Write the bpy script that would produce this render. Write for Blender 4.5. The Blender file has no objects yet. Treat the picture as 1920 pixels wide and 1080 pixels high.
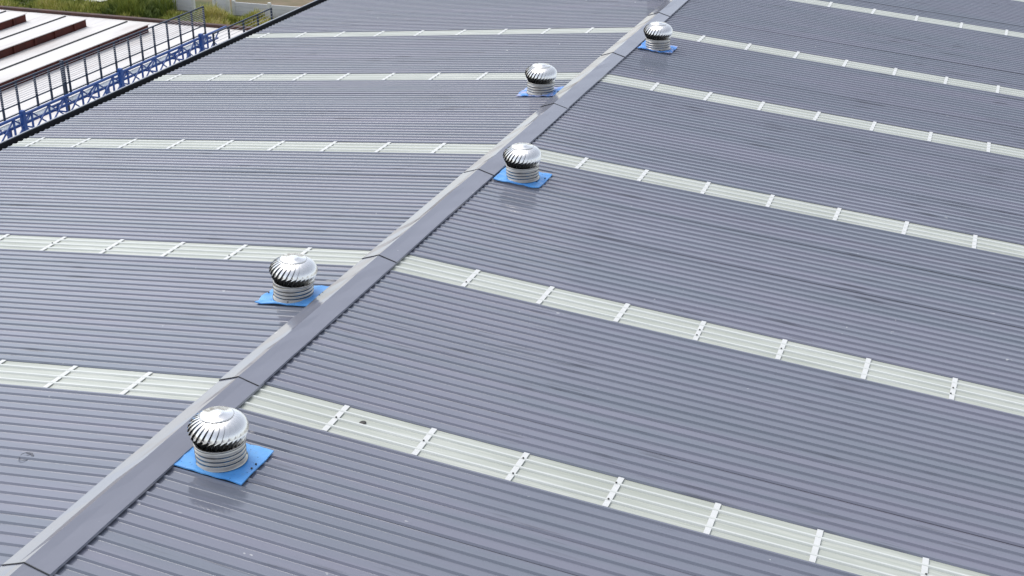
import bpy, math, random
from mathutils import Matrix, Vector
random.seed(7)
SC = bpy.context.scene
COL = SC.collection
H = 9.0                      # ridge height above the ground
TH = 0.0911                  # roof pitch (radians)
CT, ST = math.cos(TH), math.sin(TH)

# ------------------------------------------------------------------ camera
cam_d = bpy.data.cameras.new('camera')
cam_d.sensor_width = 36.0
cam_d.lens = 36.0 * 2616.42 / 1920.0
cam_d.clip_start, cam_d.clip_end = 0.1, 3000.0
cam = bpy.data.objects.new('camera', cam_d)
COL.objects.link(cam)
_f = Vector((-0.311498, 0.858953, -0.406410)).normalized()
_r0 = _f.cross(Vector((0, 0, 1))).normalized()
_u0 = _r0.cross(_f)
_c, _s = math.cos(-0.0066), math.sin(-0.0066)
_r = _c * _r0 + _s * _u0
_u = -_s * _r0 + _c * _u0
m = Matrix((_r, _u, -_f)).transposed().to_4x4()
m.translation = Vector((8.798, -13.761, 8.557 + H))
cam.matrix_world = m
SC.camera = cam

# ------------------------------------------------------------------ light
SUN_EL, SUN_AZ = math.radians(60), math.radians(158)   # azimuth counted from +X towards +Y
world = bpy.data.worlds.new('World')
SC.world = world
world.use_nodes = True
wn, wl = world.node_tree.nodes, world.node_tree.links
bg = wn['Background']
sky = wn.new('ShaderNodeTexSky')
sky.sky_type = 'NISHITA'
sky.sun_disc = False
sky.sun_elevation = SUN_EL
sky.sun_rotation = math.pi / 2 - SUN_AZ
sky.air_density, sky.dust_density, sky.ozone_density = 1.0, 1.2, 1.0
hs = wn.new('ShaderNodeHueSaturation')
hs.inputs['Saturation'].default_value = 0.42
wl.new(sky.outputs[0], hs.inputs['Color'])
wl.new(hs.outputs[0], bg.inputs['Color'])
bg.inputs['Strength'].default_value = 0.15
sd = bpy.data.lights.new('sun', 'SUN')
sd.energy, sd.angle, sd.color = 1.1, math.radians(38), (1.0, 0.96, 0.9)
so = bpy.data.objects.new('sun', sd)
COL.objects.link(so)
sv = Vector((math.cos(SUN_EL) * math.cos(SUN_AZ), math.cos(SUN_EL) * math.sin(SUN_AZ), math.sin(SUN_EL)))
so.rotation_euler = sv.to_track_quat('Z', 'Y').to_euler()
so.location = (0, 0, 40)
vs = SC.view_settings
vs.view_transform, vs.look, vs.exposure, vs.gamma = 'Standard', 'None', 0.66, 1.0

# ------------------------------------------------------------------ materials
def new_mat(name, col=(.5, .5, .5), rough=.5, metal=0.0, spec=.5):
    mt = bpy.data.materials.new(name)
    mt.use_nodes = True
    b = mt.node_tree.nodes['Principled BSDF']
    b.inputs['Base Color'].default_value = (*col, 1)
    b.inputs['Roughness'].default_value = rough
    b.inputs['Metallic'].default_value = metal
    b.inputs['Specular IOR Level'].default_value = spec
    return mt

class NT:
    """small helper to chain nodes"""
    def __init__(s, mt):
        s.n, s.l = mt.node_tree.nodes, mt.node_tree.links
        s.b = s.n['Principled BSDF']
    def coord(s, kind='Object', scale=(1, 1, 1)):
        t = s.n.new('ShaderNodeTexCoord'); mp = s.n.new('ShaderNodeMapping')
        mp.inputs['Scale'].default_value = scale
        s.l.new(t.outputs[kind], mp.inputs['Vector'])
        return mp.outputs[0]
    def pos(s, scale=(1, 1, 1)):
        t = s.n.new('ShaderNodeNewGeometry'); mp = s.n.new('ShaderNodeMapping')
        mp.inputs['Scale'].default_value = scale
        s.l.new(t.outputs['Position'], mp.inputs['Vector'])
        return mp.outputs[0]
    def noise(s, vec, scale=1.0, detail=3.0, rough=.5):
        t = s.n.new('ShaderNodeTexNoise')
        t.inputs['Scale'].default_value = scale
        t.inputs['Detail'].default_value = detail
        t.inputs['Roughness'].default_value = rough
        s.l.new(vec, t.inputs['Vector'])
        return t.outputs['Fac']
    def ramp(s, fac, stops):
        t = s.n.new('ShaderNodeValToRGB')
        e = t.color_ramp.elements
        while len(e) < len(stops): e.new(.5)
        for k, (p, c) in enumerate(stops):
            e[k].position = p
            e[k].color = (*c, 1) if len(c) == 3 else c
        s.l.new(fac, t.inputs['Fac'])
        return t.outputs['Color']
    def g(s, fac, a, b, va=0.0, vb=1.0):
        t = s.n.new('ShaderNodeMapRange')
        t.inputs['From Min'].default_value, t.inputs['From Max'].default_value = a, b
        t.inputs['To Min'].default_value, t.inputs['To Max'].default_value = va, vb
        s.l.new(fac, t.inputs['Value'])
        return t.outputs[0]
    def mix(s, fac, a, b, mode='MIX'):
        t = s.n.new('ShaderNodeMix'); t.data_type = 'RGBA'; t.blend_type = mode
        for v, i in ((fac, 0), (a, 6), (b, 7)):
            if isinstance(v, (int, float)): t.inputs[i].default_value = v
            elif isinstance(v, tuple): t.inputs[i].default_value = (*v, 1)
            else: s.l.new(v, t.inputs[i])
        return t.outputs[2]
    def math(s, op, a, b):
        t = s.n.new('ShaderNodeMath'); t.operation = op
        for v, i in ((a, 0), (b, 1)):
            if isinstance(v, (int, float)): t.inputs[i].default_value = v
            else: s.l.new(v, t.inputs[i])
        return t.outputs[0]
    def rand(s):
        return s.n.new('ShaderNodeObjectInfo').outputs['Random']
    def bump(s, h, strength=.2, dist=.01):
        t = s.n.new('ShaderNodeBump')
        t.inputs['Strength'].default_value = strength
        t.inputs['Distance'].default_value = dist
        s.l.new(h, t.inputs['Height'])
        s.l.new(t.outputs[0], s.b.inputs['Normal'])
    def out(s, col=None, rough=None):
        if col is not None: s.l.new(col, s.b.inputs['Base Color'])
        if rough is not None: s.l.new(rough, s.b.inputs['Roughness'])

def mat_roof(name, base, alt, turn=False):
    P = (lambda q: (q[1], q[0], q[2])) if turn else (lambda q: q)
    mt = new_mat(name, base, .3, 0, 1.0)
    t = NT(mt)
    pan = t.noise(t.pos(P((.05, 3.2, 1))), 1.0, 2, .5)          # tone differs from pan to pan
    big = t.noise(t.pos(P((.28, .8, 1))), 1.0, 3, .55)          # faded and fresher stretches
    c = t.mix(t.g(t.math('ADD', t.math('MULTIPLY', pan, .55), t.math('MULTIPLY', big, .45)), .40, .60), base, alt)
    r = t.rand()
    c = t.mix(t.g(r, 0, 1, 0, .35), c, tuple(v * .86 for v in base))
    cloud = t.noise(t.pos(P((.35, .6, 1))), 1.0, 4, .6)
    c = t.mix(t.g(cloud, .4, .8, 0, .22), c, tuple(v * .7 for v in base))
    film = t.noise(t.pos(P((.9, 9, 1))), 1.0, 4, .6)              # dusty film washed down the fall
    c = t.mix(t.g(film, .5, .8, 0, .06), c, (.40, .40, .42))
    # short dark smears lying along the pans
    sm = t.noise(t.pos(P((1.3, 17, 1))), 1.0, 1.5, .4)
    gate = t.noise(t.pos(P((.5, .9, 3))), 1.0, 2, .5)
    smear = t.math('MULTIPLY', t.g(sm, .60, .70), t.g(gate, .50, .60))
    c = t.mix(t.math('MULTIPLY', smear, 0.0 if turn else .55), c, (.055, .055, .07))
    # droppings
    dr = t.noise(t.pos(P((9, 14, 9))), 1.0, 1, .4)
    g2 = t.noise(t.pos(P((.8, .8, .8))), 1.3, 2, .5)
    drop = t.math('MULTIPLY', t.g(dr, .78, .81), t.g(g2, .5, .56))
    c = t.mix(t.math('MULTIPLY', drop, .6), c, (.6, .6, .58))
    rr = t.g(t.noise(t.pos(P((.8, 6, 1))), 1.0, 3, .6), .3, .7, .07, .14)
    t.out(c, rr)
    return mt

M = {}
M['roof'] = mat_roof('grey_coated_steel', (.165, .182, .222), (.196, .194, .246))
M['cap'] = mat_roof('ridge_coated_steel', (.205, .213, .255), (.22, .225, .268), True)

def mat_fibre():
    mt = new_mat('translucent_fibreglass', (.72, .74, .66), .35)
    t = NT(mt)
    fibre = t.noise(t.pos((1.1, 46, 1)), 1.0, 5, .65)
    c = t.mix(t.g(fibre, .35, .7), (.42, .445, .385), (.60, .61, .55))
    patch = t.noise(t.pos((.5, 2.4, 1)), 1.0, 3, .55)
    c = t.mix(t.g(patch, .42, .72, 0, .7), c, (.39, .41, .35))
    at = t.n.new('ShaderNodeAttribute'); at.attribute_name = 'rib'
    c = t.mix(t.g(at.outputs['Fac'], 0, 1, 0, .5), c, (.78, .79, .77))  # ribs coloured paler to imitate light glowing through the sheet
    t.out(c)
    t.b.inputs['Subsurface Weight'].default_value = 0.0
    return mt
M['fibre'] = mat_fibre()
mt = new_mat('white_strip', (.86, .86, .85), .45); t = NT(mt)
t.out(t.mix(t.g(t.noise(t.pos((6, 6, 6)), 1, 3), .4, .75, 0, .35), (.68, .68, .66), (.54, .55, .51))); M['strip'] = mt
M['screw'] = new_mat('dark_screw', (.05, .045, .04), .5, .3)
M['loop'] = new_mat('grey_wire', (.15, .15, .17), .5)
M['dark'] = new_mat('dark_underside', (.012, .012, .015), .8)
M['gutter'] = new_mat('black_gutter_paint', (.016, .017, .022), .55)
M['lip'] = new_mat('pale_gutter_lip', (.36, .38, .42), .45)

mt = new_mat('stainless_sheet', (.86, .85, .83), .2, 1.0); t = NT(mt)
t.out(None, t.g(t.noise(t.coord('Object', (14, 14, 3)), 1, 4), .3, .7, .2, .36)); M['steel'] = mt
mt = new_mat('stainless_neck', (.72, .70, .67), .25, 1.0); t = NT(mt)
t.out(t.mix(t.g(t.noise(t.coord('Object', (5, 5, 9)), 1, 4), .45, .7, 0, .5), (.40, .385, .36), (.22, .20, .18)),
      t.g(t.noise(t.coord('Object', (4, 4, 40)), 1, 4), .3, .7, .08, .2)); M['neck'] = mt
mt = new_mat('blue_plate_paint', (.055, .29, .80), .4); t = NT(mt)
c = t.mix(t.g(t.noise(t.pos((3, 3, 3)), 1, 4), .35, .7), (.085, .34, .80), (.16, .46, .90))
c = t.mix(t.g(t.noise(t.pos((7, 7, 7)), 1, 5, .65), .55, .8, 0, .5), c, (.20, .30, .42))
c = t.mix(t.g(t.noise(t.pos((26, 26, 26)), 1, 2), .68, .72, 0, .9), c, (.02, .06, .14))
t.out(c); M['blue'] = mt
mt = new_mat('blue_plate_faded', (.2, .4, .8), .5); t = NT(mt)
c = t.mix(t.g(t.noise(t.pos((4.5, 4.5, 4.5)), 1, 3), .47, .55), (.10, .34, .84), (.42, .46, .72))
c = t.mix(t.g(t.noise(t.pos((22, 22, 22)), 1, 2), .66, .7, 0, .9), c, (.02, .05, .16))
t.out(c); M['blue2'] = mt
M['inner'] = new_mat('shade_core_black', (.02, .02, .02), .7)  # black for the painted shade inside the turbine heads

def mat_simple(name, a, b, sc, rough=.6, lo=.35, hi=.7, dirt=None):
    mt = new_mat(name, a, rough); t = NT(mt)
    c = t.mix(t.g(t.noise(t.pos(sc), 1, 5, .6), lo, hi), a, b)
    if dirt:
        c = t.mix(t.g(t.noise(t.pos(tuple(v * .37 for v in sc)), 1, 5, .65), .52, .75, 0, .75), c, dirt)
    t.out(c)
    return mt
M['pale_roof'] = mat_simple('pale_weathered_roof', (.68, .655, .63), (.77, .74, .71), (2.2, .35, 1), .6, dirt=(.42, .345, .30))
M['red'] = mat_simple('dark_red_oxide', (.095, .016, .009), (.05, .009, .006), (3, 3, 3), .85)
M['brown'] = mat_simple('dark_brown_edge', (.045, .022, .016), (.09, .03, .02), (2, 2, 2), .7)
M['seam'] = new_mat('lap_shade_and_trim_steel', (.03, .032, .035), .6)  # near-black of the lid trims and the painted ridge lap shadows
M['rail'] = mat_simple('dark_rail_paint', (.010, .024, .052), (.014, .03, .065), (3, 3, 3), .45)
M['wire'] = new_mat('galvanised_wire', (.5, .5, .52), .5, 0)
M['bluesteel'] = mat_simple('navy_steel_paint', (.012, .06, .26), (.022, .10, .36), (2, 2, 2), .45)
M['deck'] = mat_simple('grey_blue_grating', (.48, .54, .60), (.66, .70, .74), (2, 2, 2), .5)
M['wall'] = mat_simple('grey_wall_sheet', (.30, .31, .33), (.36, .37, .38), (.6, .6, 2), .6)
M['palewall'] = mat_simple('pale_render', (.55, .53, .5), (.63, .61, .57), (1, 1, 1), .8)
M['concrete'] = mat_simple('precast_concrete', (.64, .64, .65), (.74, .74, .74), (.8, .8, 2), .8, dirt=(.42, .41, .38))
M['postwhite'] = mat_simple('whitewashed_post', (.74, .74, .70), (.62, .62, .58), (2, 2, 2), .7)
M['cloth'] = new_mat('pale_tarpaulin', (.62, .62, .52), .8)

mt = new_mat('earth', (.14, .1, .07), .95); t = NT(mt)
c = t.mix(t.g(t.noise(t.pos((.25, .25, .25)), 1, 6, .6), .35, .65), (.20, .135, .09), (.27, .20, .14))
c = t.mix(t.g(t.noise(t.pos((.12, .12, .12)), 1, 5, .6), .45, .6), c, (.09, .10, .035))
t.out(c); M['earth'] = mt
def mat_grass(name, cols):
    mt = new_mat(name, cols[0], .7); t = NT(mt)
    at = t.n.new('ShaderNodeAttribute'); at.attribute_name = 'tone'
    t.out(t.ramp(at.outputs['Fac'], [(k / (len(cols) - 1), c) for k, c in enumerate(cols)]))
    return mt
M['grass'] = mat_grass('grass_blades', [(.07, .11, .02), (.19, .24, .035), (.36, .36, .06), (.52, .44, .17)])

# ------------------------------------------------------------------ helpers
def mk_mesh(name, verts, faces, mats, smooth=False, fmat=None):
    me = bpy.data.meshes.new(name)
    me.from_pydata([tuple(v) for v in verts], [], faces)
    for mm in (mats if isinstance(mats, list) else [mats]): me.materials.append(mm)
    if fmat:
        for p, i in zip(me.polygons, fmat): p.material_index = i
    if smooth:
        for p in me.polygons: p.use_smooth = True
    me.update()
    return me

def link(name, data, parent=None, loc=None, rot=None):
    o = bpy.data.objects.new(name, data)
    COL.objects.link(o)
    if parent is not None: o.parent = parent
    if loc is not None: o.location = loc
    if rot is not None: o.rotation_euler = rot
    return o

def tag(o, label=None, cat=None, group=None, kind=None):
    if label: o['label'] = label
    if cat: o['category'] = cat
    if group: o['group'] = group
    if kind: o['kind'] = kind
    return o

class MB:
    def __init__(s): s.v, s.f = [], []
    def box(s, x0, x1, y0, y1, z0, z1):
        b = len(s.v)
        s.v += [(x, y, z) for z in (z0, z1) for (x, y) in ((x0, y0), (x1, y0), (x1, y1), (x0, y1))]
        s.f += [(b, b+3, b+2, b+1), (b+4, b+5, b+6, b+7)] + [(b+i, b+(i+1) % 4, b+4+(i+1) % 4, b+4+i) for i in range(4)]
        return s
    def bar(s, p, q, w, h=None, n=4):
        """prism of n sides from p to q"""
        h = h or w
        p, q = Vector(p), Vector(q)
        d = (q - p).normalized()
        a = d.cross(Vector((0, 0, 1)))
        if a.length < 1e-3: a = Vector((1, 0, 0))
        a.normalize(); c = a.cross(d)
        b = len(s.v)
        for e in (p, q):
            for k in range(n):
                t = 2 * math.pi * (k + .5) / n
                s.v.append(e + a * (math.cos(t) * w * .7071) + c * (math.sin(t) * h * .7071))
        s.f += [(b+k, b+(k+1) % n, b+n+(k+1) % n, b+n+k) for k in range(n)]
        s.f += [tuple(b+n-1-k for k in range(n)), tuple(b+n+k for k in range(n))]
        return s
    def path(s, pts, w, n=5):
        for a, c in zip(pts[:-1], pts[1:]): s.bar(a, c, w, w, n)
        return s
    def lathe(s, prof, n=32, cap=False):
        b = len(s.v)
        for r, z in prof:
            for k in range(n):
                a = 2 * math.pi * k / n
                s.v.append((r * math.cos(a), r * math.sin(a), z))
        for i in range(len(prof) - 1):
            for k in range(n):
                s.f.append((b+i*n+k, b+i*n+(k+1) % n, b+(i+1)*n+(k+1) % n, b+(i+1)*n+k))
        if cap: s.f.append(tuple(b+(len(prof)-1)*n+k for k in range(n)))
        return s
    def build(s, name, mat, parent=None, smooth=False, loc=None):
        return link(name, mk_mesh(name, s.v, s.f, mat, smooth), parent, loc)

def slope_pt(side, d, y, h):
    """side +1 right / -1 left; d metres down the slope; h above the pan plane"""
    return (side * (d * CT + h * ST), y, H - d * ST + h * CT)

# ------------------------------------------------------------------ ground
def ground_mesh():
    v, f = [], []
    n = 24
    for j in range(n + 1):
        for i in range(n + 1):
            x, y = -900 + 1800 * i / n, -900 + 1800 * j / n
            v.append((x, y, 0))
    for j in range(n):
        for i in range(n):
            a = j * (n + 1) + i
            f.append((a, a + 1, a + n + 2, a + n + 1))
    return mk_mesh('ground', v, f, M['earth'])
tag(link('ground', ground_mesh()), kind='structure')

# ------------------------------------------------------------------ the warehouse with its big roof
PITCH, RIB_H = 0.1875, 0.024
RIB = [(0, 0), (.019, RIB_H), (.045, RIB_H), (.064, 0)]
PAN = [(.074, 0), (.128, 0), (.178, 0)]
EAVE = 11.74
D0, DR = 0.10, 14.2
warehouse = link('warehouse', None, None, (0, 0, 0))
tag(warehouse, 'large warehouse with low grey ribbed metal roof, pale skylight strips and a long ridge', 'building')

def profile(pitches, lead_rib=True, trail_rib=False):
    pr, rib = [], []
    for k in range(pitches):
        if k > 0 or lead_rib:
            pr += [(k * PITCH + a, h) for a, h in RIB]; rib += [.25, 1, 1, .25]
        else:
            pr += [(.064 - .0005, 0)]; rib += [0]
        pr += [(k * PITCH + a, h) for a, h in PAN]; rib += [0] * len(PAN)
    if trail_rib:
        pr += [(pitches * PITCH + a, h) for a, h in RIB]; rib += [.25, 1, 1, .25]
    else:
        pr += [(pitches * PITCH, 0)]; rib += [0]
    return pr, rib

_sheet_cache = {}
def sheet_mesh(side, pitches, lead, trail, d0, d1, mat, lift=0.0, key='roof'):
    kk = (side, pitches, lead, trail, d0, d1, key)
    if kk in _sheet_cache: return _sheet_cache[kk]
    pr, rib = profile(pitches, lead, trail)
    nd = 2 if key != 'roof' else 4
    v, f, rv = [], [], []
    for j in range(nd):
        d = d0 + (d1 - d0) * j / (nd - 1)
        for (a, h), q in zip(pr, rib):
            x, y, z = slope_pt(side, d, a, h + lift)
            v.append((x, y, z - H)); rv.append(q)
    n = len(pr)
    for j in range(nd - 1):
        for i in range(n - 1):
            a = j * n + i
            q = (a, a + n, a + n + 1, a + 1)
            f.append(q if side > 0 else q[::-1])
    me = mk_mesh(key + '_sheet', v, f, mat)
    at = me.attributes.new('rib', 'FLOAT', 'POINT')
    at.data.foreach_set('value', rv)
    _sheet_cache[kk] = me
    return me

SKY_P = [-31, 0, 25, 56, 86, 111, 143, 168, 199]      # first pitch of each skylight sheet
Y_S6 = 0.03 - (.064 + (.75 - .064) / 2)                # start of sheet index 0 so that the strip centre sits at y=.03
P_MIN, P_MAX = -47, 215
def ypitch(k): return Y_S6 + k * PITCH
Q = 1.22
D0R, D0L = 1.1637 * Q, 1.271 * Q
BAR_W = .072
_strip_cache = {}
def strip_mesh(side):
    if side in _strip_cache: return _strip_cache[side]
    b = MB()
    for a0, a1 in ((.067, 4 * PITCH - .006),):
        for dd in (-BAR_W / 2, BAR_W / 2):
            for e in (RIB_H * .2, RIB_H * .66):
                for a in (a0, a1):
                    x, y, z = slope_pt(side, dd, a, e)
                    b.v.append((x, y, z - H))
    b.f = [(2, 3, 7, 6), (0, 2, 6, 4), (1, 5, 7, 3), (0, 1, 3, 2), (4, 6, 7, 5), (0, 4, 5, 1)]
    v, f = b.v, b.f
    me = mk_mesh('purlin_strip', v, f, M['strip'])
    _strip_cache[side] = me
    return me
sb = MB(); sb.lathe([(.013, 0), (.013, .005), (.008, .010), (.001, .011)], 8)
screw_me = mk_mesh('screw', sb.v, sb.f, M['screw'])

rnd = random.Random(3)
for side in (1, -1):
    dmax = DR if side > 0 else EAVE
    k = P_MIN
    segs = []
    bounds = sorted(SKY_P)
    starts = [P_MIN] + [b + 4 for b in bounds]
    ends = bounds + [P_MAX]
    for s0, s1 in zip(starts, ends):
        n = s1 - s0
        cuts = []
        while n > 0:
            c = 4 if n >= 8 or n <= 4 else n - 4 if n - 4 > 1 else 5
            c = min(c, n); cuts.append(c); n -= c
        kk = s0
        for q, c in enumerate(cuts):
            last = q == len(cuts) - 1 and s1 != P_MAX
            o = link('roof_sheet', sheet_mesh(side, c, True, last, D0, dmax + .0, M['roof']), warehouse,
                     (0, ypitch(kk), H + rnd.uniform(0, .0035)))
            o.rotation_euler = (rnd.uniform(-.004, .004), rnd.uniform(-.0004, .0004), 0)
            kk += c
    for si, b in enumerate(bounds):
        y0 = ypitch(b)
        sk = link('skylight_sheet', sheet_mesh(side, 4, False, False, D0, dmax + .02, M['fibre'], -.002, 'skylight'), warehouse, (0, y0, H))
        d = (D0R if side > 0 else D0L)
        j = 0
        while d < dmax - .1:
            ps = link('purlin_strip', strip_mesh(side), sk, (side * d * CT, rnd.uniform(-.004, .004), -d * ST + .002), (0, 0, rnd.uniform(-.02, .02)))
            if si in (1, 2):
                for yy in rnd.sample([.22, .407, .595], rnd.choice([0, 0, 0, 1, 1, 2])):
                    x, y, z = slope_pt(side, d + rnd.uniform(-.02, .02), yy, RIB_H + .003)
                    link('screw', screw_me, sk, (x, y, z - H))
            d += Q; j += 1

# dark closure under the ridge cap and the far side of the roof space
ub = MB()
for side in (1, -1):
    dm = DR if side > 0 else EAVE
    b = len(ub.v)
    for y in (ypitch(P_MIN) + .02, ypitch(P_MAX) - .02):
        ub.v += [slope_pt(side, .0, y, -.06), slope_pt(side, dm - .15, y, -.06)]
    ub.f.append((b, b + 1, b + 3, b + 2))
ub.build('roof_underlay', M['dark'], warehouse)

# ridge cap in lapped lengths
XA = -.075
def cap_mesh(ln):
    # cross-section: left lip, left wing, apex, right wing, right lip
    sec = [(-.372, -.004), (-.370, .020), (-.16, .091), (XA, .122), (.03, .090), (.222, .034), (.226, .008)]
    v, f = [], []
    NY = 11
    ys = [ln * q / (NY - 1) for q in range(NY - 1)] + [ln + .12]
    tilt = [.006 - .006 * q / (NY - 1) for q in range(NY)]
    jit = [[(rnd.uniform(-.0035, .0035), rnd.uniform(-.004, .004)) for _ in sec] for _ in ys]
    for q, (y, e) in enumerate(zip(ys, tilt)):
        for p_, (x, z) in enumerate(sec): v.append((x + jit[q][p_][0], y, z + e + jit[q][p_][1] * (0 if q in (0, NY - 1) else 1)))
    for q, (y, e) in enumerate(zip(ys, tilt)):
        for p_, (x, z) in enumerate(sec): v.append((x + jit[q][p_][0], y, z + e - .003 + jit[q][p_][1] * (0 if q in (0, NY - 1) else 1)))
    n = len(sec); o2 = n * len(ys)
    for j in range(len(ys) - 1):
        for i in range(n - 1):
            a = j * n + i
            f.append((a, a + 1, a + n + 1, a + n))
            f.append((o2 + a, o2 + a + n, o2 + a + n + 1, o2 + a + 1))
    for i in range(n - 1): f.append((i, o2 + i, o2 + i + 1, i + 1))
    return mk_mesh('ridge_cap', v, f, M['cap'])
seams = [-8.55, -4.16, .22, 4.58, 8.93, 13.4, 17.9, 22.35, 26.8, 31.2, 35.6]
for a, b in zip(seams[:-1], seams[1:]):
    o = link('ridge_cap', cap_mesh(b - a), warehouse, (rnd.uniform(-.006, .006), a, H + rnd.uniform(0, .002)))
    # dark strip painting in the shadow where the far length laps over
    sm = MB()
    sec = [(-.372, .024), (-.16, .095), (XA, .126), (.03, .094), (.224, .038)]
    for (x0, z0), (x1, z1) in zip(sec[:-1], sec[1:]):
        q = len(sm.v)
        for yy in (-.009, .004):
            sm.v += [(x0, yy, z0 - .002), (x1, yy, z1 - .002)]
        for yy in (-.009, .004):
            sm.v += [(x0, yy, z0 + .0065), (x1, yy, z1 + .0065)]
        sm.f += [(q, q+1, q+5, q+4), (q+4, q+5, q+7, q+6), (q+2, q+6, q+7, q+3)]
    sm.build('lap_shade', M['seam'], o)

# eave gutter (left), fascia and walls
Y0, Y1 = ypitch(P_MIN), ypitch(P_MAX)
ex, ez = -EAVE * CT, H - EAVE * ST
g = MB()
g.box(ex - .36, ex + .10, Y0, Y1, ez - .17, ez - .16)
g.box(ex - .37, ex - .36, Y0, Y1, ez - .17, ez - .012)
g.box(ex + .10, ex + .11, Y0, Y1, ez - .17, ez - .045)
gut = g.build('gutter', M['gutter'], warehouse)
MB().box(ex - .392, ex - .356, Y0, Y1, ez - .012, ez + .006).build('gutter_lip', M['lip'], gut)
xr, zr = DR * CT, H - DR * ST
MB().box(ex + .12, ex + .30, Y0 + .2, Y1 - .2, 0, ez - .09).build('wall', M['wall'], warehouse)
MB().box(xr - .4, xr - .2, Y0 + .2, Y1 - .2, 0, zr - .09).build('wall', M['wall'], warehouse)
for y in (Y0 + .2, Y1 - .4):
    w = MB()
    w.v = [(ex + .3, y, 0), (xr - .4, y, 0), (xr - .4, y, zr - .07), (0, y, H - .09), (ex + .3, y, ez - .07)]
    w.v += [(a, b + .18, c) for a, b, c in w.v]
    w.f = [(0, 1, 2, 3, 4), (9, 8, 7, 6, 5)] + [(i, (i + 1) % 5, 5 + (i + 1) % 5, 5 + i) for i in range(5)]
    w.build('wall', M['wall'], warehouse)

# ------------------------------------------------------------------ turbine ventilators
NV = 28
def head_profile(t):
    """t 0 bottom .. 1 top: radius, height"""
    if t < .4:
        a = t / .4
        return .312 + .066 * math.sin(a * 1.45), .245 + .165 * a
    a = (t - .4) / .6 * math.pi / 2 * .76
    return .378 * math.cos(a) ** .70, .41 + .222 * math.sin(a)
def vane_mesh():
    v, f = [], []
    m_, n_ = 12, 4
    w = 2 * math.pi / NV * 1.18
    for j in range(m_ + 1):
        t = j / m_
        r, z = head_profile(t)
        tw = math.radians(34) * t
        k = math.sin(math.pi * min(1, .12 + t * .88)) ** .6
        for i in range(n_ + 1):
            s = i / n_
            op = 1 - min(1, max(0, (t - .30) / .12))        # open fins below the equator
            a = tw + w * s * (1 - .72 * op)
            rr = r + op * (-.075 + .06 * s) + (-.020 + .036 * s - .014 * max(0, s - .8) * 5 * .3) * (.35 + .65 * k)
            v.append((rr * math.cos(a), rr * math.sin(a), z))
    for j in range(m_):
        for i in range(n_):
            a = j * (n_ + 1) + i
            f.append((a, a + 1, a + n_ + 2, a + n_ + 1))
    return mk_mesh('vane', v, f, M['steel'], True)
VANE = vane_mesh()
def lathe_me(name, prof, n, mat, cap=False):
    b = MB(); b.lathe(prof, n, cap); return mk_mesh(name, b.v, b.f, mat, True)
r1, z1 = head_profile(1)
TOPCAP = lathe_me('top_cap', [(r1 + .025, z1 - .004), (r1 + .03, z1 + .004), (r1 + .018, z1 + .012), (.10, z1 + .024), (.095, z1 + .030), (.06, z1 + .036), (.002, z1 + .038)], 36, M['steel'])
COLLAR = lathe_me('collar', [(.30, .225), (.328, .228), (.336, .238), (.336, .25), (.326, .258), (.30, .26)], 40, M['neck'])
def neck_prof():
    pr = [(.345, -.02), (.335, .004), (.316, .012)]
    for z0 in (.055, .115, .175):
        pr += [(.308, z0 - .016), (.321, z0 - .009), (.327, z0), (.321, z0 + .009), (.308, z0 + .016)]
    return pr + [(.305, .235)]
NECK = lathe_me('neck', neck_prof(), 44, M['neck'])
SHADE_CORE = lathe_me('shade_core', [(.27, .02), (.235, .24), (.25, .36), (.20, .50), (.05, .56), (.05, .6)], 20, M['inner'])  # near-black core added in the hollow head to paint its inner shade
bb = MB(); bb.lathe([(.014, 0), (.014, .008), (.008, .014), (.001, .015)], 6)
BOLT = mk_mesh('bolt', bb.v, bb.f, M['screw'])

def plate_mesh(side, dl, dw, seed, bend, mat):
    """flashing plate lying on the ribs: dl along the fall, dw along the ridge; edges folded down"""
    r = random.Random(seed)
    v, f = [], []
    nx, ny = 9, 7
    for j in range(ny + 1):
        for i in range(nx + 1):
            u, w = i / nx - .5, j / ny - .5
            e = r.uniform(-bend, bend) * (1 if (abs(u) > .4 or abs(w) > .4) else .25)
            e += .004 * math.sin(w * dw / PITCH * 6.283 + 1)
            if i in (0, nx) and j in (0, ny): e += r.uniform(-bend, bend * 1.5)
            v.append((u * dl + (r.uniform(-.008, .008) if i in (0, nx) else 0), w * dw + (r.uniform(-.008, .008) if j in (0, ny) else 0), e))
    n = nx + 1
    for j in range(ny):
        for i in range(nx):
            a = j * n + i
            f.append((a, a + 1, a + n + 1, a + n))
    ring = [i for i in range(n)] + [j * n + nx for j in range(1, ny + 1)] + [ny * n + i for i in range(nx - 1, -1, -1)] + [j * n for j in range(ny - 1, 0, -1)]
    b = len(v)
    for q in ring: v.append((v[q][0] * 1.004, v[q][1] * 1.004, v[q][2] - .016))
    L = len(ring)
    for k in range(L): f.append((ring[k], b + k, b + (k + 1) % L, ring[(k + 1) % L]))
    return mk_mesh('base_plate', v, f, mat)

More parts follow.
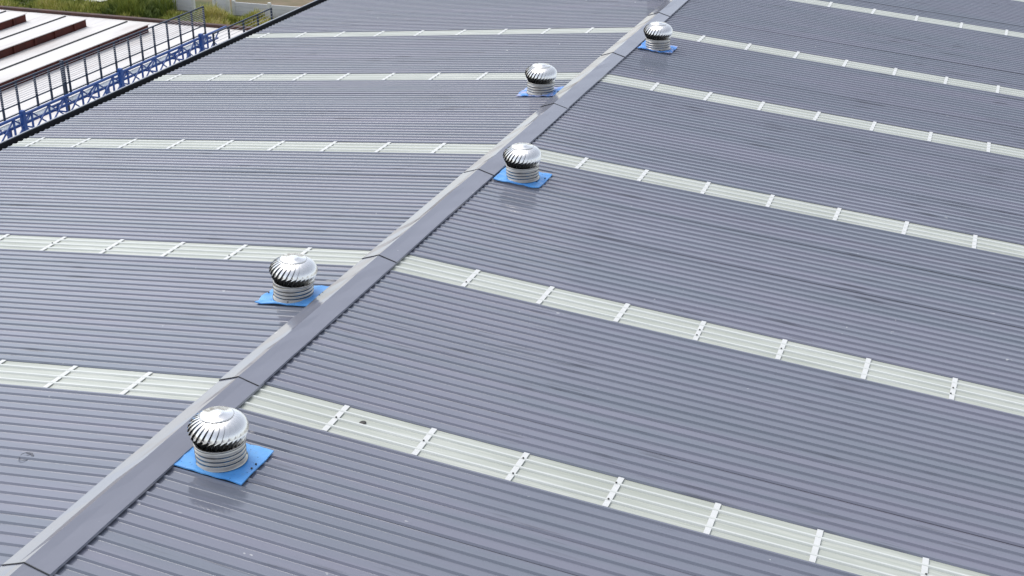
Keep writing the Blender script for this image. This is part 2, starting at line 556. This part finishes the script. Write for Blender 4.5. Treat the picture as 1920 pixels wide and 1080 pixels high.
def turbine(side, d, y, dl, dw, mat, seed, bend, spin, lean, label):
    x, yy, z = slope_pt(side, d, y, RIB_H + .022)
    T = link('turbine_vent', None, None, (x, yy, z))
    SCL = .93
    tag(T, label, 'roof vent', 'turbine vents along the ridge')
    r = random.Random(seed)
    pl = link('base_plate', plate_mesh(side, dl, dw, seed, bend, mat), T, (0, .02, 0), (0, side * TH, 0))
    for i in range(4):
        u, w = r.choice([(-.45, r.uniform(-.4, .4)), (.45, r.uniform(-.4, .4)), (r.uniform(-.4, .4), -.44), (.36, r.uniform(-.4, .4))])
        link('bolt', BOLT, pl, (u * dl, w * dw, bend * .4))
    nk = link('neck', NECK, T, (0, 0, .012)); nk.scale = (SCL,) * 3
    tilt = (lean[0], lean[1], 0)
    link('shade_core', SHADE_CORE, nk)
    link('collar', COLLAR, T, (0, 0, .012), tilt).scale = (SCL,) * 3
    for k in range(NV):
        o = link('vane', VANE, T, (0, 0, .012)); o.scale = (SCL,) * 3
        o.rotation_euler = (Matrix.Rotation(lean[0], 3, 'X') @ Matrix.Rotation(lean[1], 3, 'Y') @ Matrix.Rotation(spin + 2 * math.pi * k / NV + r.uniform(-.012, .012), 3, 'Z')).to_euler()
    link('top_cap', TOPCAP, T, (0, 0, .012), tilt).scale = (SCL,) * 3

turbine(1, .64, -1.45, .96, .78, M['blue'], 11, .004, .1, (0, 0),
        'shiny steel turbine vent on a clean flat blue plate, nearest and largest on the roof')
turbine(-1, .79, 3.08, .96, .72, M['blue'], 12, .014, .3, (-.02, .05),
        'steel turbine vent left of the ridge on a crumpled blue plate, second nearest')
turbine(1, .70, 9.17, .88, .78, M['blue'], 13, .010, .5, (0, 0),
        'steel turbine vent right of the ridge on a blue plate, third nearest')
turbine(-1, .80, 14.66, .94, .72, M['blue2'], 14, .014, .2, (0, .02),
        'small steel turbine vent left of the ridge, its head overlapping a pale skylight strip')
turbine(1, .68, 19.25, .84, .72, M['blue2'], 15, .018, .7, (0, 0),
        'farthest whole steel turbine vent, right of the ridge on a faded blue plate')
turbine(-1, .80, 24.95, .94, .72, M['blue2'], 16, .012, .9, (0, 0),
        'turbine vent at the top edge, only its blue plate showing left of the ridge')

# small things lying on the roof
lp = MB()
pts = []
for k in range(16):
    a = k / 15 * 2 * math.pi * 1.35
    rr = .085 - .02 * k / 15
    pts.append((rr * math.cos(a), rr * math.sin(a) * 1.25, .012 + .006 * math.sin(3 * a)))
lp.path(pts, .006, 5)
x, y, z = slope_pt(-1, 1.75, -2.02, .004)
tag(lp.build('wire_loop', M['loop'], None, False, (x, y, z)), 'small dark curl of wire lying on the grey sheets at lower left', 'wire')
dk = MB(); dk.lathe([(.045, 0), (.044, .004), (.03, .007), (.002, .008)], 14)
x, y, z = slope_pt(1, 1.76, .10, .004)
tag(dk.build('rubber_cap', M['screw'], None, True, (x, y, z)), 'round black cap on the nearest pale skylight strip', 'cap')

# ------------------------------------------------------------------ neighbouring low building with pale roof
ZR = H - 3.6
nb = link('low_building', None, None, (-24, 20, 0))
tag(nb, 'low neighbouring building with pale weathered roof and dark red raised ridges', 'building')
def nbuild(mb, name, mat, parent=None):
    o = mb.build(name, mat, nb if parent is None else parent)
    if parent is None: o.matrix_parent_inverse = Matrix.Translation((24, -20, 0))
    return o
NX0, NX1, NY0, NY1 = -46.0, -13.2, -4.0, 30.72
# roof panels between the monitors
mon = [-20.95 - 2.7 * k for k in range(9)]                 # near (red) face of each raised strip
edges = [NX1]
for xm in mon: edges += [xm, xm - .88]
edges.append(NX0)
for k in range(0, len(edges) - 1, 2):
    a, b = edges[k], edges[k + 1]
    n = max(1, round((a - b) / 1.0))
    for q in range(n):
        xa, xb = a + (b - a) * q / n, a + (b - a) * (q + 1) / n
        nbuild(MB().box(xb + .006, xa - .006, NY0, NY1, ZR - .06, ZR + rnd.uniform(-.012, 0)), 'roof_panel', M['pale_roof'])
for xm in mon:
    ye = 29.4
    nbuild(MB().box(xm - .88, xm, ye + .01, NY1, ZR - .06, ZR - .004), 'roof_panel', M['pale_roof'])
    up = nbuild(MB().box(xm - .86, xm - .03, NY0, ye - .02, ZR - .06, ZR + .26), 'red_upstand', M['red'])
    nbuild(MB().box(xm - .90, xm + .03, NY0 - .05, ye, ZR + .275, ZR + .30), 'raised_lid', M['pale_roof'])
    nbuild(MB().box(xm - .955, xm - .905, NY0 - .05, ye, ZR + .20, ZR + .335), 'lid_trim', M['seam'])
    yk = NY0 + .4
    while yk < ye - .3:
        nbuild(MB().box(xm - .028, xm + .03, yk, yk + .05, ZR + .001, ZR + .274), 'upstand_post', M['red'])
        yk += 1.15
nbuild(MB().box(NX0, NX1 - .01, NY1 + .005, NY1 + .22, ZR - .22, ZR + .10), 'edge_gutter', M['brown'])
nbuild(MB().box(NX0 + .3, NX1 - .3, NY1 - .5, NY1 - .3, 0, ZR - .07), 'wall', M['palewall'])
nbuild(MB().box(NX1 - .5, NX1 - .3, NY0 + .3, NY1 - .51, 0, ZR - .07), 'wall', M['palewall'])

# ------------------------------------------------------------------ walkway between the two buildings
ZW = H - 2.6
XF, XN = -16.40, -13.85
ww = link('walkway', None, None, (-15, 18, ZW))
tag(ww, 'raised blue steel lattice walkway running between the two roofs', 'walkway')
def wbuild(mb, name, mat):
    o = mb.build(name, mat, ww); o.matrix_parent_inverse = Matrix.Translation((15, -18, -ZW)); return o
WY0, WY1 = 1.0, 26.2
XG = -15.75
for x, z in ((XF + .04, ZW - .10), (XF + .30, ZW - .10), (XG, ZW + .30), (XG, ZW - .30), (XN - .05, ZW - .10)):
    wbuild(MB().box(x - .03, x + .03, WY0, WY1, z - .03, z + .03), 'chord', M['bluesteel'])
yk = WY0
i = 0
while yk < WY1 - .5:
    y2 = yk + .75
    wbuild(MB().box(XG - .022, XG + .022, yk - .022, yk + .022, ZW - .27, ZW + .27), 'strut', M['bluesteel'])
    wbuild(MB().bar((XG + .012, yk + .03, ZW - .26), (XG + .012, y2 - .03, ZW + .26), .032), 'brace', M['bluesteel'])
    wbuild(MB().bar((XG - .026, yk + .03, ZW + .26), (XG - .026, y2 - .03, ZW - .26), .032), 'brace', M['bluesteel'])
    if i % 2 == 0:
        wbuild(MB().box(XF + .07, XG - .03, yk - .025, yk + .025, ZW - .165, ZW - .131), 'cross_member', M['bluesteel'])
        wbuild(MB().bar((XF + .30, yk, ZW - .08), (XG - .03, yk + .02, ZW + .29), .04), 'stay', M['bluesteel'])
    if i % 4 != 2:
        wbuild(MB().box(XF + .03, XF + .31, yk + .04, y2 - .04, ZW - .069, ZW - .05), 'deck_panel', M['deck'])
    if i % 6 == 1:
        wbuild(MB().box(XG - .06, XG + .06, yk + .33, yk + .45, ZR, ZW + .42), 'support_post', M['bluesteel'])
        wbuild(MB().box(XF + .08, XF + .18, yk + .33, yk + .43, ZR + .002, ZW - .131), 'support_post', M['bluesteel'])
    yk = y2; i += 1

def railing(x, ys, z0, hgt, label, thick, nw):
    R = link('mesh_railing', None, None, (x, ys[0], z0)); tag(R, label, 'railing')
    y0, y1 = ys[0], ys[-1]
    L = y1 - y0
    for y in ys: MB().box(-.024, .024, -.024, .024, 0, hgt).build('post', M['rail'], R, False, (0, y - y0, 0))
    for z, w in ((hgt, .019), (.36, .016), (.10, .016), (.0, .024)):
        MB().box(-w, w, -.02, L + .02, z - w, z + w).build('rail', M['rail'], R, False, (.002, 0, 0))
    for k in range(nw):
        z = .44 + (hgt - .50) * k / (nw - 1)
        MB().box(-.004, .004, 0, L, z - .005, z + .005).build('wire', M['wire'], R, False, (.03, 0, 0))
    return R
py = [15.68, 16.33, 17.12, 17.75, 18.61, 19.42, 20.11, 20.90, 21.62, 22.29, 22.99, 23.75, 24.48, 25.22, 25.95]
py = [15.68 - .74 * k for k in range(12, 0, -1)] + py
railing(XF, py, ZW + .0, .98, 'tall dark railing with thin wires along the far side of the walkway', 1, 9)
py2 = [25.95 - .9 * k for k in range(4, 0, -1)] + [25.95]
railing(XN, py2, ZW, 1.10, 'dark railing on the near side of the walkway, ending beside the grey roof eave', 1, 7)
for y in (18.45,):
    o = MB().box(-.045, .045, -.045, .045, -.9, 1.02).build('steel_post', M['rail'], None, False, (XF - .06, y, ZW))
    tag(o, 'thick dark steel post standing at the walkway railing', 'post')

# ------------------------------------------------------------------ boundary wall, posts, grass beyond
def panel_wall(name, x0, x1, y, h, n, label, pale=True):
    R = link(name, None, None, (x0, y, 0)); tag(R, label, 'wall')
    L = x1 - x0
    hh = h / n
    nb_ = max(1, round(L / 2.3))
    for b in range(nb_):
        for k in range(n):
            MB().box(b * L / nb_ + .07, (b + 1) * L / nb_ - .07, 0, .07, k * hh + .008, (k + 1) * hh - .008).build('wall_panel', M['concrete'], R, False, (0, rnd.uniform(-.01, .01), 0))
    for b in range(nb_ + 1):
        MB().box(-.075, .075, -.05, .12, -.1, h + .10).build('wall_post', M['postwhite'], R, False, (b * L / nb_, 0, 0))
panel_wall('panel_wall', -31.85, -14.0, 53.4, .74, 3, 'long low pale concrete panel wall with bare earth behind it, beside the roof eave')
panel_wall('panel_wall', -36.7, -34.5, 53.5, 1.6, 6, 'short pale concrete panel wall beside tall green grass, left of the gap')
panel_wall('panel_wall', -32.95, -32.1, 53.2, 1.5, 5, 'narrow pale wall piece right of the gap in the boundary wall')
tag(MB().box(-.1, .1, -.1, .1, 0, 1.5).build('concrete_post', M['postwhite'], None, False, (-37.2, 52.6, 0)), 'upright pale post standing in the green grass', 'post')
cl = MB()
nC = 9
for j in range(nC + 1):
    for i2 in range(nC + 1):
        u, w = i2 / nC - .5, j / nC - .5
        cl.v.append((u * 1.9, w * .9, .55 * math.exp(-6 * (u * u + w * w)) + .08 * math.sin(9 * u + 5 * w) + .25))
for j in range(nC):
    for i2 in range(nC):
        a = j * (nC + 1) + i2
        cl.f.append((a, a + 1, a + nC + 2, a + nC + 1))
cc = cl.build('tarpaulin', M['cloth'], None, True, (-41.0, 53.1, 0))
tag(cc, 'crumpled pale sheet lying in the grass at the top left', 'sheet')

def grass(name, areas, label):
    v, f, tone = [], [], []
    r = random.Random(5)
    for (x0, x1, y0, y1, n, hmin, hmax, tb) in areas:
        for _ in range(n):
            cx, cy = r.uniform(x0, x1), r.uniform(y0, y1)
            cl_ = math.sin(cx * .9 + 1.3) * math.sin(cy * 1.1 + cx * .4) + .5 * math.sin(cx * 2.3 + cy * 1.7)
            if cl_ < -.9 and r.random() < .6: continue
            hh = r.uniform(hmin, hmax) * (.75 + .35 * cl_)
            hh = max(.12, hh)
            tn = min(1, max(0, tb + .22 * cl_ + r.uniform(-.22, .25)))
            for _b in range(5):
                a = r.uniform(0, 6.283); sp = r.uniform(.05, .4) * hh
                bx, by = cx + r.uniform(-.12, .12), cy + r.uniform(-.12, .12)
                w = r.uniform(.012, .03)
                dx, dy = math.cos(a), math.sin(a)
                b = len(v)
                v += [(bx - dy * w, by + dx * w, 0), (bx + dy * w, by - dx * w, 0),
                      (bx + dx * sp * .4 - dy * w * .7, by + dy * sp * .4 + dx * w * .7, hh * .6),
                      (bx + dx * sp * .4 + dy * w * .7, by + dy * sp * .4 - dx * w * .7, hh * .6),
                      (bx + dx * sp * 1.2, by + dy * sp * 1.2, hh * r.uniform(.85, 1))]
                f += [(b, b + 1, b + 3, b + 2), (b + 2, b + 3, b + 4)]
                tt = min(1, max(0, tn + r.uniform(-.1, .1)))
                tone += [tt * .8, tt * .8, tt, tt, min(1, tt + .1)]
    me = mk_mesh(name, v, f, M['grass'])
    at = me.attributes.new('tone', 'FLOAT', 'POINT')
    at.data.foreach_set('value', tone)
    tag(link(name, me), label, 'grass', None, 'stuff')
grass('grass', [(-60, -36.5, 44, 53.2, 16000, .35, .8, .45), (-60, -37, 53.2, 70, 12000, .4, .9, .5),
                (-38.5, -35.4, 50.5, 53.0, 1500, .6, 1.3, .2), (-36, -28, 47, 52.4, 3500, .2, .6, .6),
                (-33.5, -29.5, 51, 52.6, 900, .5, 1.1, .65), (-28, -14, 46, 53, 2500, .15, .4, .6)],
      'tall green and yellow grass beyond the low building')
